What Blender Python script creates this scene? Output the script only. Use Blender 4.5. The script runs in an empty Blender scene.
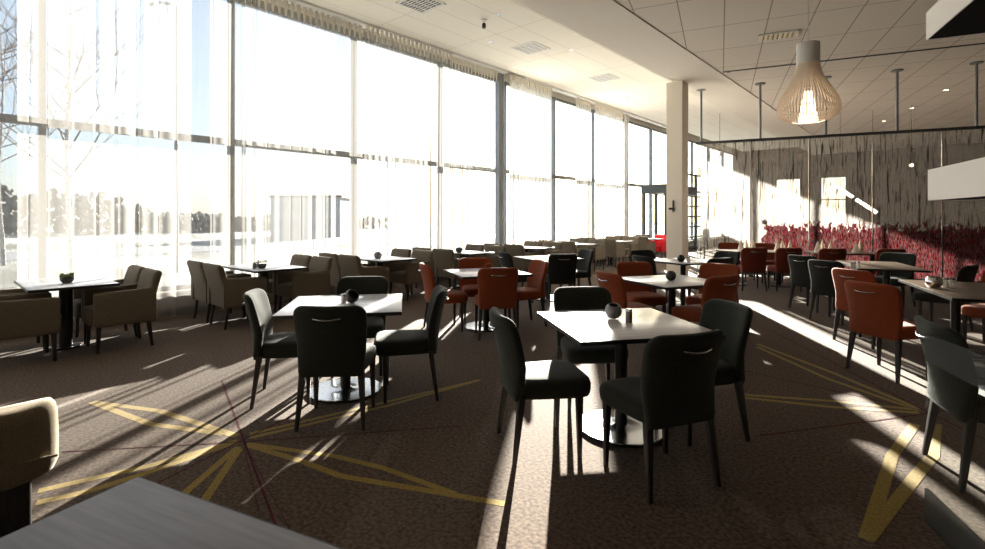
import bpy, bmesh, math, random
from mathutils import Vector, Matrix
random.seed(11)
C = bpy.context.scene.collection
PI = math.pi
rad = math.radians

# ---------------------------------------------------------------- frames
# Room frame: the glazed wall runs along +Y at X = WX, floor z = 0.  The camera stands at the
# origin, turned YAW to the left of +Y.  cw() turns distances measured right of / ahead of the
# standpoint into room coordinates.
YAW = rad(41.4)
EYE = 1.43
FPX, PX0, HY = 500.0, 492.5, 217.0
RV = Vector((math.cos(YAW), math.sin(YAW), 0))
FV = Vector((-math.sin(YAW), math.cos(YAW), 0))
WX = -8.3
G2 = rad(24.5)                      # second grid (screen, right-hand ceiling), from the view axis


def cw(x, d, z=0.0):
    return RV * x + FV * d + Vector((0, 0, z))


def fl(px, py, z=0.0):
    d = (EYE - z) * FPX / (py - HY)
    return cw((px - PX0) / FPX * d, d, z)


def yaw_of(fx, fd):
    v = RV * fx + FV * fd
    return math.atan2(-v.x, v.y)


# ---------------------------------------------------------------- materials
def mat(name, col=(0.5, 0.5, 0.5), rough=0.6, metal=0.0, spec=0.5, sheen=0.0, emis=None, estr=0.0):
    m = bpy.data.materials.new(name)
    m.use_nodes = True
    b = m.node_tree.nodes['Principled BSDF']
    b.inputs['Base Color'].default_value = (*col, 1)
    b.inputs['Roughness'].default_value = rough
    b.inputs['Metallic'].default_value = metal
    b.inputs['Specular IOR Level'].default_value = spec
    if sheen:
        b.inputs['Sheen Weight'].default_value = sheen
        b.inputs['Sheen Roughness'].default_value = 0.5
    if emis:
        b.inputs['Emission Color'].default_value = (*emis, 1)
        b.inputs['Emission Strength'].default_value = estr
    return m


def nodes(m):
    return m.node_tree.nodes, m.node_tree.links, m.node_tree.nodes['Principled BSDF']


def noisy(m, c1, c2, scale=(40, 40, 40), detail=4.0, bump=0.0, lo=0.35, hi=0.65, coord='Object', dist=0.002):
    n, l, b = nodes(m)
    tc = n.new('ShaderNodeTexCoord')
    mp = n.new('ShaderNodeMapping')
    mp.inputs['Scale'].default_value = scale
    nz = n.new('ShaderNodeTexNoise')
    nz.inputs['Scale'].default_value = 1.0
    nz.inputs['Detail'].default_value = detail
    cr = n.new('ShaderNodeValToRGB')
    cr.color_ramp.elements[0].position = lo
    cr.color_ramp.elements[0].color = (*c1, 1)
    cr.color_ramp.elements[1].position = hi
    cr.color_ramp.elements[1].color = (*c2, 1)
    l.new(tc.outputs[coord], mp.inputs['Vector'])
    l.new(mp.outputs['Vector'], nz.inputs['Vector'])
    l.new(nz.outputs['Fac'], cr.inputs['Fac'])
    l.new(cr.outputs['Color'], b.inputs['Base Color'])
    if bump:
        bp = n.new('ShaderNodeBump')
        bp.inputs['Strength'].default_value = bump
        bp.inputs['Distance'].default_value = dist
        l.new(nz.outputs['Fac'], bp.inputs['Height'])
        l.new(bp.outputs['Normal'], b.inputs['Normal'])
    return m


def fabric(name, c1, c2, sheen=0.25):
    return noisy(mat(name, c1, 0.9, spec=0.2, sheen=sheen), c1, c2, (220, 220, 220), 3, 0.25, dist=0.001)


M = {}
M['green'] = fabric('fabric_dark_green', (0.013, 0.0155, 0.0115), (0.025, 0.029, 0.022), 0.12)
M['dark'] = fabric('fabric_charcoal', (0.009, 0.0105, 0.009), (0.017, 0.019, 0.0165), 0.12)
M['rust'] = fabric('fabric_rust', (0.165, 0.032, 0.010), (0.26, 0.058, 0.018), 0.1)
M['brick'] = fabric('fabric_brick', (0.12, 0.020, 0.010), (0.18, 0.034, 0.015), 0.1)
M['taupe'] = fabric('fabric_taupe', (0.095, 0.078, 0.056), (0.165, 0.138, 0.103), 0.1)
M['beige'] = fabric('fabric_beige', (0.17, 0.135, 0.085), (0.25, 0.20, 0.13), 0.15)
M['red'] = fabric('fabric_red', (0.62, 0.012, 0.025), (0.72, 0.025, 0.04), 0.1)
M['legwood'] = noisy(mat('dark_stained_wood', (0.012, 0.009, 0.008), 0.42), (0.010, 0.008, 0.007), (0.022, 0.016, 0.013), (60, 60, 6))
M['steel'] = mat('brushed_steel', (0.42, 0.44, 0.47), 0.22, 1.0)
M['blackmetal'] = mat('black_metal', (0.012, 0.012, 0.013), 0.35, 0.3)
M['laminate'] = noisy(mat('grey_white_laminate', (0.52, 0.52, 0.55), 0.24, spec=0.55), (0.44, 0.44, 0.475), (0.55, 0.55, 0.59), (3, 60, 10), 5)
M['walnut'] = noisy(mat('walnut_top', (0.12, 0.09, 0.07), 0.33, spec=0.5), (0.075, 0.052, 0.038), (0.17, 0.125, 0.092), (3, 45, 10), 6)
M['greywood'] = noisy(mat('grey_oak_top', (0.16, 0.14, 0.14), 0.45, spec=0.35), (0.06, 0.048, 0.055), (0.11, 0.092, 0.106), (4, 55, 10), 7)
M['plaster'] = mat('warm_white_plaster', (0.80, 0.75, 0.67), 0.85, spec=0.2)
M['cream'] = mat('cream_paint', (0.82, 0.76, 0.66), 0.8, spec=0.2)
M['wallgrey'] = mat('sill_wall_paint', (0.42, 0.38, 0.32), 0.8, spec=0.2)
M['wallwarm'] = noisy(mat('warm_wall_paint', (0.14, 0.11, 0.088), 0.85, spec=0.2), (0.125, 0.105, 0.09), (0.16, 0.135, 0.115), (2, 2, 2))
M['alu'] = mat('grey_window_alu', (0.20, 0.21, 0.22), 0.45, 0.3)
M['aludark'] = mat('dark_window_alu', (0.055, 0.060, 0.065), 0.45, 0.3)
M['ventcream'] = mat('yellowed_grille', (0.85, 0.76, 0.50), 0.5)
M['white'] = mat('white_paint', (0.78, 0.77, 0.74), 0.5)
M['ceramic'] = mat('white_ceramic', (0.80, 0.79, 0.76), 0.25)
M['stone'] = mat('dark_glazed_stoneware', (0.035, 0.034, 0.032), 0.3)
M['stonegrey'] = mat('grey_stoneware', (0.16, 0.155, 0.15), 0.45)
M['silver'] = mat('silvered_glass', (0.75, 0.73, 0.70), 0.12, 1.0)
M['brass'] = mat('dark_brass', (0.28, 0.20, 0.10), 0.35, 0.9)
M['cream_napkin'] = mat('cream_linen', (0.88, 0.83, 0.70), 0.9, spec=0.1)
M['leafg'] = noisy(mat('succulent_green', (0.08, 0.14, 0.04), 0.6), (0.05, 0.10, 0.03), (0.20, 0.24, 0.06), (60, 60, 60))
M['flower'] = mat('white_petals', (0.85, 0.84, 0.76), 0.7)
M['birch'] = noisy(mat('slat_birch', (0.80, 0.62, 0.42), 0.55), (0.87, 0.75, 0.62), (0.93, 0.83, 0.71), (30, 30, 4))
M['opal'] = mat('lit_opal_glass', (0.9, 0.85, 0.75), 0.4, emis=(1.0, 0.77, 0.50), estr=2.6)
M['litwarm'] = mat('lit_downlight', (0.9, 0.85, 0.75), 0.4, emis=(1.0, 0.85, 0.62), estr=6.0)
M['litstrip'] = mat('lit_strip', (0.9, 0.9, 0.85), 0.4, emis=(1.0, 0.95, 0.85), estr=5.0)
M['blackhole'] = mat('shade_black_lining', (0.006, 0.006, 0.007), 0.8, spec=0.1)
M['shadewhite'] = mat('white_shade_fabric', (0.80, 0.79, 0.77), 0.8, spec=0.2)
M['bark'] = noisy(mat('birch_bark', (0.35, 0.33, 0.32), 0.9), (0.16, 0.14, 0.13), (0.55, 0.53, 0.51), (4, 4, 14))
M['twig'] = mat('bare_twigs', (0.12, 0.09, 0.08), 0.9)
M['farleaf'] = noisy(mat('hazed_far_trees', (0.05, 0.06, 0.045), 0.95, spec=0.1), (0.12, 0.122, 0.115), (0.22, 0.22, 0.20), (0.6, 0.6, 0.6))  # pale grey paints haze and backlight into the trees
M['snow'] = noisy(mat('snowy_ground', (0.55, 0.54, 0.50), 0.9, spec=0.2), (0.10, 0.10, 0.075), (0.42, 0.42, 0.41), (0.10, 0.5, 1), 4)
M['asphalt'] = noisy(mat('wet_road', (0.20, 0.20, 0.20), 0.6), (0.17, 0.17, 0.17), (0.25, 0.25, 0.25), (2, 2, 2))
M['facade'] = mat('grey_cladding', (0.36, 0.37, 0.39), 0.7)
M['facadewin'] = mat('dark_office_glass', (0.22, 0.24, 0.26), 0.3)

# carpet: woven brown with light flecks
m = mat('brown_carpet', (0.12, 0.10, 0.085), 0.95, spec=0.1, sheen=0.08)
M['carpet'] = noisy(m, (0.034, 0.020, 0.0125), (0.128, 0.088, 0.060), (48, 48, 48), 7, 0.5, lo=0.34, hi=0.68, dist=0.004)
M['yellow'] = noisy(mat('yellow_inlay', (0.45, 0.30, 0.02), 0.95, spec=0.1, sheen=0.2), (0.17, 0.105, 0.004), (0.28, 0.185, 0.008), (70, 70, 70), 6)
M['wine'] = noisy(mat('wine_inlay', (0.06, 0.012, 0.018), 0.95, spec=0.1), (0.045, 0.010, 0.014), (0.085, 0.018, 0.024), (70, 70, 70), 6)


def tiles(name, base, line, rot, sx, sy, ox=0.0, oy=0.0, w=0.006, rough=0.9):
    """Painted panel ceiling: thin joints every sx by sy metres, the grid turned by rot."""
    m = mat(name, base, rough, spec=0.15)
    n, l, b = nodes(m)
    tc = n.new('ShaderNodeTexCoord')
    mp = n.new('ShaderNodeMapping')
    mp.vector_type = 'TEXTURE'
    mp.inputs['Rotation'].default_value = (0, 0, rot)
    mp.inputs['Location'].default_value = (ox, oy, 0)
    sp = n.new('ShaderNodeSeparateXYZ')
    l.new(tc.outputs['Object'], mp.inputs['Vector'])
    l.new(mp.outputs['Vector'], sp.inputs['Vector'])
    outs = []
    for ax, s in (('X', sx), ('Y', sy)):
        pp = n.new('ShaderNodeMath'); pp.operation = 'PINGPONG'; pp.inputs[1].default_value = s / 2
        l.new(sp.outputs[ax], pp.inputs[0])
        lt = n.new('ShaderNodeMath'); lt.operation = 'LESS_THAN'; lt.inputs[1].default_value = w
        l.new(pp.outputs[0], lt.inputs[0])
        outs.append(lt)
    mx = n.new('ShaderNodeMath'); mx.operation = 'MAXIMUM'
    l.new(outs[0].outputs[0], mx.inputs[0]); l.new(outs[1].outputs[0], mx.inputs[1])
    mc = n.new('ShaderNodeMixRGB')
    mc.inputs['Color1'].default_value = (*base, 1); mc.inputs['Color2'].default_value = (*line, 1)
    l.new(mx.outputs[0], mc.inputs['Fac'])
    l.new(mc.outputs['Color'], b.inputs['Base Color'])
    return m


M['ceil_high'] = tiles('white_panel_ceiling', (0.88, 0.84, 0.75), (0.55, 0.51, 0.44), 0.0, 0.6, 1.8, 0.1, 0.3, 0.005)
M['ceil_low'] = tiles('grey_panel_ceiling', (0.74, 0.68, 0.60), (0.34, 0.30, 0.25), YAW - G2, 0.64, 1.28, 0.0, 0.2, 0.009)


def thin_mix(name, trans, tcol, other, ocol, extra=None):
    """Part see-through, part scattering sheet."""
    m = bpy.data.materials.new(name)
    m.use_nodes = True
    n, l = m.node_tree.nodes, m.node_tree.links
    n.remove(n['Principled BSDF'])
    out = n['Material Output']
    t = n.new('ShaderNodeBsdfTransparent'); t.inputs['Color'].default_value = (*tcol, 1)
    o = n.new('ShaderNodeBsdfTranslucent' if other == 'translucent' else 'ShaderNodeBsdfGlossy')
    o.inputs['Color'].default_value = (*ocol, 1)
    if other == 'glossy':
        o.inputs['Roughness'].default_value = 0.02
    mx = n.new('ShaderNodeMixShader'); mx.inputs[0].default_value = 1 - trans
    l.new(t.outputs[0], mx.inputs[1]); l.new(o.outputs[0], mx.inputs[2])
    if extra:
        d = n.new('ShaderNodeBsdfDiffuse'); d.inputs['Color'].default_value = (*extra[1], 1)
        m2 = n.new('ShaderNodeMixShader'); m2.inputs[0].default_value = extra[0]
        l.new(o.outputs[0], m2.inputs[1]); l.new(d.outputs[0], m2.inputs[2])
        l.new(m2.outputs[0], mx.inputs[2])
    l.new(mx.outputs[0], out.inputs['Surface'])
    return m


M['glass'] = thin_mix('window_glass', 0.95, (0.97, 0.99, 0.985), 'glossy', (1, 1, 1))
M['frost'] = thin_mix('frosted_glass_band', 0.45, (0.80, 0.83, 0.83), 'translucent', (0.14, 0.15, 0.15), (0.6, (0.15, 0.155, 0.155)))
M['clear'] = thin_mix('divider_glass', 0.94, (0.95, 0.97, 0.96), 'glossy', (1, 1, 1))
M['sheer'] = thin_mix('white_sheer', 0.42, (1, 1, 1), 'translucent', (0.17, 0.166, 0.16), (0.35, (0.60, 0.57, 0.52)))
M['sheer_sunpass'] = thin_mix('white_sheer_sun_passing', 0.82, (1, 1, 1), 'translucent', (0.17, 0.166, 0.16), (0.35, (0.60, 0.57, 0.52)))  # clearer copy of the sheer, set to let sun streaks reach the floor
M['sheer_sunblock'] = thin_mix('white_sheer_sun_blocking', 0.008, (1, 1, 1), 'translucent', (0.62, 0.60, 0.57), (0.15, (0.60, 0.57, 0.52)))  # near-opaque copy of the sheer, set to keep sun off the floor
M['tape'] = mat('curtain_heading_tape', (0.80, 0.76, 0.66), 0.85)


def reed_material():
    """Resin sheet with dried reeds standing in it and a thicket of red grass along its foot."""
    m = bpy.data.materials.new('reed_resin_panel')
    m.use_nodes = True
    n, l = m.node_tree.nodes, m.node_tree.links
    n.remove(n['Principled BSDF'])
    out = n['Material Output']
    tc = n.new('ShaderNodeTexCoord')

    def noise(scale, detail, dist=0.0):
        mp = n.new('ShaderNodeMapping'); mp.inputs['Scale'].default_value = scale
        l.new(tc.outputs['Object'], mp.inputs['Vector'])
        nz = n.new('ShaderNodeTexNoise')
        nz.inputs['Scale'].default_value = 1; nz.inputs['Detail'].default_value = detail
        nz.inputs['Distortion'].default_value = dist
        l.new(mp.outputs['Vector'], nz.inputs['Vector'])
        return nz

    def ramp(src, a, ca, b, cb):
        r = n.new('ShaderNodeValToRGB')
        r.color_ramp.elements[0].position = a; r.color_ramp.elements[0].color = ca
        r.color_ramp.elements[1].position = b; r.color_ramp.elements[1].color = cb
        l.new(src, r.inputs['Fac'])
        return r

    def mth(op, a, b):
        x = n.new('ShaderNodeMath'); x.operation = op
        for i, v in enumerate((a, b)):
            if isinstance(v, (int, float)):
                x.inputs[i].default_value = v
            else:
                l.new(v, x.inputs[i])
        return x.outputs[0]

    reeds = noise((19, 1, 1.0), 6, 1.6)
    fine = noise((48, 1, 2.2), 5, 1.4)
    r1 = ramp(reeds.outputs['Fac'], 0.565, (0, 0, 0, 1), 0.62, (1, 1, 1, 1))
    r2 = ramp(fine.outputs['Fac'], 0.59, (0, 0, 0, 1), 0.66, (0.8, 0.8, 0.8, 1))
    reedmask = mth('MAXIMUM', r1.outputs['Color'], r2.outputs['Color'])
    sp = n.new('ShaderNodeSeparateXYZ')
    l.new(tc.outputs['Object'], sp.inputs['Vector'])
    tuft = noise((16, 1, 5), 5, 1.0)
    edge = mth('ADD', sp.outputs['Z'], mth('MULTIPLY', tuft.outputs['Fac'], -0.9))
    low = n.new('ShaderNodeMath'); low.operation = 'LESS_THAN'; low.inputs[1].default_value = 0.78
    l.new(edge, low.inputs[0])
    mr = n.new('ShaderNodeMapRange'); mr.inputs['From Min'].default_value = 1.2; mr.inputs['From Max'].default_value = 2.3
    l.new(sp.outputs['X'], mr.inputs['Value'])
    thick = ramp(noise((9, 1, 3), 3).outputs['Fac'], 0.30, (0, 0, 0, 1), 0.70, (1, 1, 1, 1))
    here = mth('GREATER_THAN', mth('ADD', mr.outputs[0], mth('MULTIPLY', thick.outputs['Color'], 0.35)), 0.42)
    lowx = mth('MULTIPLY', low.outputs[0], here)
    blades = ramp(noise((55, 1, 9), 4, 1.2).outputs['Fac'], 0.38, (0.80, 0.80, 0.80, 1), 0.56, (1, 1, 1, 1))
    redmask = mth('MULTIPLY', lowx, blades.outputs['Color'])
    reedcol = ramp(noise((40, 1, 3), 3).outputs['Fac'], 0.4, (0.04, 0.033, 0.027, 1), 0.65, (0.18, 0.15, 0.12, 1))
    redcol = ramp(noise((70, 1, 12), 3).outputs['Fac'], 0.42, (0.025, 0.003, 0.005, 1), 0.62, (0.20, 0.013, 0.024, 1))
    mc = n.new('ShaderNodeMixRGB')
    l.new(redmask, mc.inputs['Fac']); l.new(reedcol.outputs['Color'], mc.inputs['Color1']); l.new(redcol.outputs['Color'], mc.inputs['Color2'])
    resin = n.new('ShaderNodeMixRGB')
    resin.inputs['Color1'].default_value = (0.47, 0.45, 0.44, 1)
    anym = mth('MAXIMUM', reedmask, redmask)
    l.new(anym, resin.inputs['Fac']); l.new(mc.outputs['Color'], resin.inputs['Color2'])
    tr = n.new('ShaderNodeBsdfTransparent'); tr.inputs['Color'].default_value = (0.93, 0.92, 0.89, 1)
    df = n.new('ShaderNodeBsdfDiffuse'); tl = n.new('ShaderNodeBsdfTranslucent')
    l.new(resin.outputs['Color'], df.inputs['Color']); l.new(resin.outputs['Color'], tl.inputs['Color'])
    sc = n.new('ShaderNodeMixShader'); sc.inputs[0].default_value = 0.5
    l.new(df.outputs[0], sc.inputs[1]); l.new(tl.outputs[0], sc.inputs[2])
    opq = mth('MAXIMUM', mth('ADD', mth('MULTIPLY', anym, 0.46), 0.28), mth('MULTIPLY', lowx, 0.90))
    mx = n.new('ShaderNodeMixShader')
    l.new(opq, mx.inputs[0]); l.new(tr.outputs[0], mx.inputs[1]); l.new(sc.outputs[0], mx.inputs[2])
    gl = n.new('ShaderNodeBsdfGlossy'); gl.inputs['Roughness'].default_value = 0.05
    m3 = n.new('ShaderNodeMixShader'); m3.inputs[0].default_value = 0.04
    l.new(mx.outputs[0], m3.inputs[1]); l.new(gl.outputs[0], m3.inputs[2])
    l.new(m3.outputs[0], out.inputs['Surface'])
    return m


M['reed'] = reed_material()

# ---------------------------------------------------------------- mesh helpers


def obj(name, bm, m, parent=None, smooth=True, angle=40):
    me = bpy.data.meshes.new(name)
    bmesh.ops.recalc_face_normals(bm, faces=bm.faces[:])
    bm.to_mesh(me); bm.free()
    for mm in (m if isinstance(m, (list, tuple)) else [m]):
        me.materials.append(mm)
    if smooth:
        for p in me.polygons:
            p.use_smooth = True
        try:
            me.set_sharp_from_angle(angle=rad(angle))
        except Exception:
            pass
    o = bpy.data.objects.new(name, me)
    C.objects.link(o)
    if parent is not None:
        o.parent = parent
    return o


def tag(o, label, cat, group=None, kind=None):
    o['label'] = label
    o['category'] = cat
    if group:
        o['group'] = group
    if kind:
        o['kind'] = kind
    return o


def thing(name, label, cat, loc=(0, 0, 0), rz=0.0, group=None):
    o = bpy.data.objects.new(name, None)
    C.objects.link(o)
    o.location = loc
    o.rotation_euler = (0, 0, rz)
    o.empty_display_size = 0.1
    return tag(o, label, cat, group)


def struct(name, bm, m, parent=None, smooth=False):
    o = obj(name, bm, m, parent, smooth)
    if parent is None:
        o['kind'] = 'structure'
    return o


def dup(root, loc, rz, label, group=None):
    r = root.copy(); C.objects.link(r)
    r.location = loc; r.rotation_euler = (0, 0, rz)
    r['label'] = label
    if group:
        r['group'] = group
    for ch in list(root.children):
        c = ch.copy(); C.objects.link(c); c.parent = r
        for g in ch.children:
            d = g.copy(); C.objects.link(d); d.parent = c
    return r


def B():
    return bmesh.new()


def box(bm, x0, x1, y0, y1, z0, z1, bev=0.0, mi=0, seg=2):
    t = bmesh.new()
    vs = [t.verts.new((x, y, z)) for x in (x0, x1) for y in (y0, y1) for z in (z0, z1)]
    for f in ((0, 1, 3, 2), (4, 6, 7, 5), (0, 4, 5, 1), (2, 3, 7, 6), (0, 2, 6, 4), (1, 5, 7, 3)):
        t.faces.new([vs[i] for i in f])
    if bev:
        bmesh.ops.bevel(t, geom=t.edges[:], offset=bev, segments=seg, affect='EDGES', profile=0.5)
    merge(bm, t, mi)
    return bm


def merge(bm, t, mi=0, mtx=None):
    mp = {}
    for v in t.verts:
        mp[v] = bm.verts.new(mtx @ v.co if mtx else v.co)
    for f in t.faces:
        try:
            nf = bm.faces.new([mp[v] for v in f.verts])
            nf.material_index = mi or f.material_index
        except ValueError:
            pass
    t.free()


def loft(bm, rings, cap=True, closed=True, mi=0):
    R = [[bm.verts.new(p) for p in r] for r in rings]
    n = len(R[0])
    for a, b in zip(R, R[1:]):
        for i in range(n if closed else n - 1):
            j = (i + 1) % n
            f = bm.faces.new((a[i], a[j], b[j], b[i])); f.material_index = mi
    if cap:
        bm.faces.new(R[0][::-1]).material_index = mi
        bm.faces.new(R[-1]).material_index = mi
    return bm


def sup(hx, hy, n=28, p=4.0):
    out = []
    for i in range(n):
        a = 2 * PI * i / n
        c, s = math.cos(a), math.sin(a)
        out.append((hx * math.copysign(abs(c) ** (2 / p), c), hy * math.copysign(abs(s) ** (2 / p), s)))
    return out


def lathe(bm, prof, n=24, cx=0, cy=0, cap=False, mi=0):
    rings = [[(cx + r * math.cos(2 * PI * i / n), cy + r * math.sin(2 * PI * i / n), z) for i in range(n)] for r, z in prof]
    loft(bm, rings, cap, True, mi)
    return bm


def tube(bm, pts, r, n=8, mi=0, r1=None):
    pts = [Vector(p) for p in pts]
    rings = []
    up = Vector((0.13, 0.21, 0.97)).normalized()
    for i, p in enumerate(pts):
        d = (pts[min(i + 1, len(pts) - 1)] - pts[max(i - 1, 0)]).normalized()
        a = d.cross(up)
        if a.length < 1e-3:
            a = d.cross(Vector((1, 0, 0)))
        a.normalize(); b = d.cross(a)
        rr = r if r1 is None else r + (r1 - r) * i / (len(pts) - 1)
        rings.append([p + a * rr * math.cos(2 * PI * k / n) + b * rr * math.sin(2 * PI * k / n) for k in range(n)])
    loft(bm, rings, True, True, mi)
    return bm


def leg_bm(top, foot, wt, wf):
    bm = B()
    rings = []
    for t in (0.0, 0.5, 1.0):
        p = Vector(top).lerp(Vector(foot), t)
        w = (wt + (wf - wt) * t) / 2
        rings.append([(p.x + x, p.y + y, p.z) for x, y in sup(w, w, 12, 5)])
    loft(bm, rings)
    return bm


# ---------------------------------------------------------------- chairs
def side_chair(kind, label, fab, group):
    """Upholstered dining chair, facing +Y, origin on the floor."""
    t = thing('dining_chair', label, 'chair', group=group)
    # seat: puffed block, a little wider at the front
    bm = B(); rings = []
    for z, k in ((0.358, 0.93), (0.363, 0.965), (0.375, 0.985), (0.40, 1.0), (0.432, 1.0), (0.452, 0.975), (0.463, 0.92), (0.470, 0.80), (0.474, 0.5), (0.475, 0.2)):
        rings.append([(x * (1 + 0.10 * y / 0.24), y + 0.015, z) for x, y in sup(0.225 * k, 0.245 * k, 36, 5)])
    loft(bm, rings); obj('seat', bm, fab, t)
    # backrest: reclined, hollow towards the sitter, rounded shoulders, down to the seat underside
    bm = B(); rings = []
    z0, z1, rr = 0.358, 0.845, 0.085
    zs = [z0, z0 + .01, z0 + .03, 0.45, 0.55, 0.64, 0.70, 0.745, 0.772, 0.795, 0.812, 0.826, 0.836, 0.842, z1]
    for z in zs:
        q = max(0.0, (z - (z1 - rr)) / rr)
        hw = 0.216 + 0.026 * min(1, (z - z0) / 0.36)
        hw = hw - rr * 0.9 + rr * 0.9 * math.sqrt(max(0.0, 1 - q ** 2.4)) if q > 0 else hw
        th = 0.040 - 0.006 * (z - z0) / 0.5
        e = max(0.0, (z - (z1 - 0.03)) / 0.03)
        th *= math.sqrt(max(0.02, 1 - e * e))
        if z < z0 + 0.02:
            th *= 0.8; hw *= 0.98
        yc = -0.205 - 0.055 * (z - z0) / 0.5 - 0.05 * max(0, (z - 0.45) / 0.4) ** 1.5
        rings.append([(x, y + yc + 0.055 * (x / 0.24) ** 2 * min(1, (z - z0) / 0.2), z) for x, y in sup(hw, th, 40, 4.0)])
    loft(bm, rings); bk = obj('backrest', bm, fab, t)
    # pull handle let into the rear of the back
    bm = B()
    pts = [(-0.088 + 0.176 * i / 8, -0.330 - 0.008 * math.sin(PI * i / 8) + 0.012 * (i / 4 - 1) ** 2, 0.762 - 0.008 * math.sin(PI * i / 8)) for i in range(9)]
    tube(bm, pts, 0.0065, 8)
    h = obj('handle', bm, M['steel'], bk); h['label'] = 'slim metal pull handle'
    for sx in (-1, 1):
        obj('leg', leg_bm((sx * 0.205, 0.165, 0.38), (sx * 0.212, 0.165, 0.0), 0.044, 0.024), M['legwood'], t)
        obj('leg', leg_bm((sx * 0.195, -0.185, 0.38), (sx * 0.222, -0.235, 0.0), 0.046, 0.025), M['legwood'], t)
    return t


def arm_chair(label, fab, group, name='armchair', arm_top=0.645):
    """Low square armchair, arms wrapping forward from the back; facing +Y."""
    t = thing(name, label, 'armchair', group=group)
    bm = B(); rings = []
    for z, k in ((0.29, 0.96), (0.30, 0.985), (0.33, 1), (0.42, 1), (0.445, 0.985), (0.46, 0.93), (0.468, 0.8), (0.472, 0.4)):
        rings.append([(x, y + 0.03, z) for x, y in sup(0.205 * k, 0.255 * k, 32, 7)])
    loft(bm, rings); obj('seat', bm, fab, t)
    bm = B(); rings = []
    for z in (0.275, 0.285, 0.31, 0.45, 0.60, 0.70, 0.76, 0.79, 0.81, 0.822, 0.828):
        hw = 0.275 - 0.012 * max(0, (z - 0.6) / 0.25)
        e = max(0.0, (z - 0.79) / 0.038)
        th = 0.048 * math.sqrt(max(0.03, 1 - e * e)) * (0.85 if z < 0.28 else 1)
        hw -= 0.03 * e * e
        yc = -0.235 - 0.10 * max(0, (z - 0.42) / 0.4) ** 1.2
        rings.append([(x, y + yc, z) for x, y in sup(hw, th, 32, 6)])
    loft(bm, rings); obj('backrest', bm, fab, t)
    for s in (-1, 1):
        bm = B(); rings = []
        for i, y in enumerate((-0.30, -0.29, -0.25, -0.10, 0.05, 0.20, 0.235, 0.247, 0.25)):
            e = (1.0, 1.0, 1.0, 1.0, 1.0, 1.0, 0.97, 0.92, 0.80)[i]
            top = arm_top - 0.012 * (y + 0.3) / 0.55 + (0.03 if i < 2 else 0.01 if i == 2 else 0)
            zc, hz = (top + 0.275) / 2, (top - 0.275) / 2 * (0.5 + e / 2)
            rings.append([(s * 0.245 + x * e, y, zc + z) for x, z in sup(0.04, hz, 24, 6)])
        loft(bm, rings); obj('armrest', bm, fab, t)
    for sx in (-1, 1):
        obj('leg', leg_bm((sx * 0.235, 0.205, 0.30), (sx * 0.24, 0.215, 0.0), 0.046, 0.030), M['legwood'], t)
        obj('leg', leg_bm((sx * 0.235, -0.23, 0.30), (sx * 0.24, -0.27, 0.0), 0.046, 0.030), M['legwood'], t)
    return t


# ---------------------------------------------------------------- tables
def pedestal_table(label, top_mat, sx, sy, group, name='square_table', cat='table', bases=((0, 0),), base_r=0.29, base_mat='steel', col_r=0.042):
    t = thing(name, label, cat, group=group)
    bm = B(); box(bm, -sx / 2, sx / 2, -sy / 2, sy / 2, 0.697, 0.72, 0.003)
    tp = obj('tabletop', bm, top_mat, t)
    bm = B()
    w = 0.0045
    for x0, x1, y0, y1 in ((-sx / 2 - w, sx / 2 + w, -sy / 2 - w, -sy / 2 + .002), (-sx / 2 - w, sx / 2 + w, sy / 2 - .002, sy / 2 + w),
                           (-sx / 2 - w, -sx / 2 + .002, -sy / 2, sy / 2), (sx / 2 - .002, sx / 2 + w, -sy / 2, sy / 2)):
        box(bm, x0, x1, y0, y1, 0.693, 0.7185)
    obj('edge_band', bm, M['blackmetal'], tp)
    for bx, by in bases:
        bm = B(); lathe(bm, [(col_r, 0.012), (col_r, 0.675), (0.15, 0.680), (0.15, 0.697)], 24, bx, by, True)
        obj('column', bm, M['blackmetal'], t)
        bm = B()
        lathe(bm, [(base_r - .004, 0.0), (base_r, 0.004), (base_r, 0.014)], 48, bx, by, True, 1)
        lathe(bm, [(base_r, 0.014), (base_r - 0.004, 0.020), (base_r * 0.5, 0.0225), (col_r + 0.02, 0.024), (col_r + 0.006, 0.034)], 48, bx, by, True, 0)
        obj('base', bm, [M[base_mat], M['blackmetal']], t)
    return t


# ================================================================ SETTING
# ---- floor with the inlaid star pattern
bm = B()
box(bm, -8.45, 6.2, -5.0, 30.0, -0.12, 0.0)
lift = [0.0006]


def ray(mi, w, *pp):
    """An inlaid carpet line through floor points."""
    lift[0] += 0.00006
    z = lift[0]
    pts = [fl(*p) if isinstance(p, tuple) else p for p in pp]
    n = len(pts)
    L, Rr = [], []
    for i, p in enumerate(pts):
        d = (pts[min(i + 1, n - 1)] - pts[max(i - 1, 0)]); d.z = 0; d.normalize()
        s = Vector((-d.y, d.x, 0)) * (w / 2)
        L.append(bm.verts.new((p.x + s.x, p.y + s.y, z))); Rr.append(bm.verts.new((p.x - s.x, p.y - s.y, z)))
    for i in range(n - 1):
        bm.faces.new((L[i], Rr[i], Rr[i + 1], L[i + 1])).material_index = mi


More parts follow.
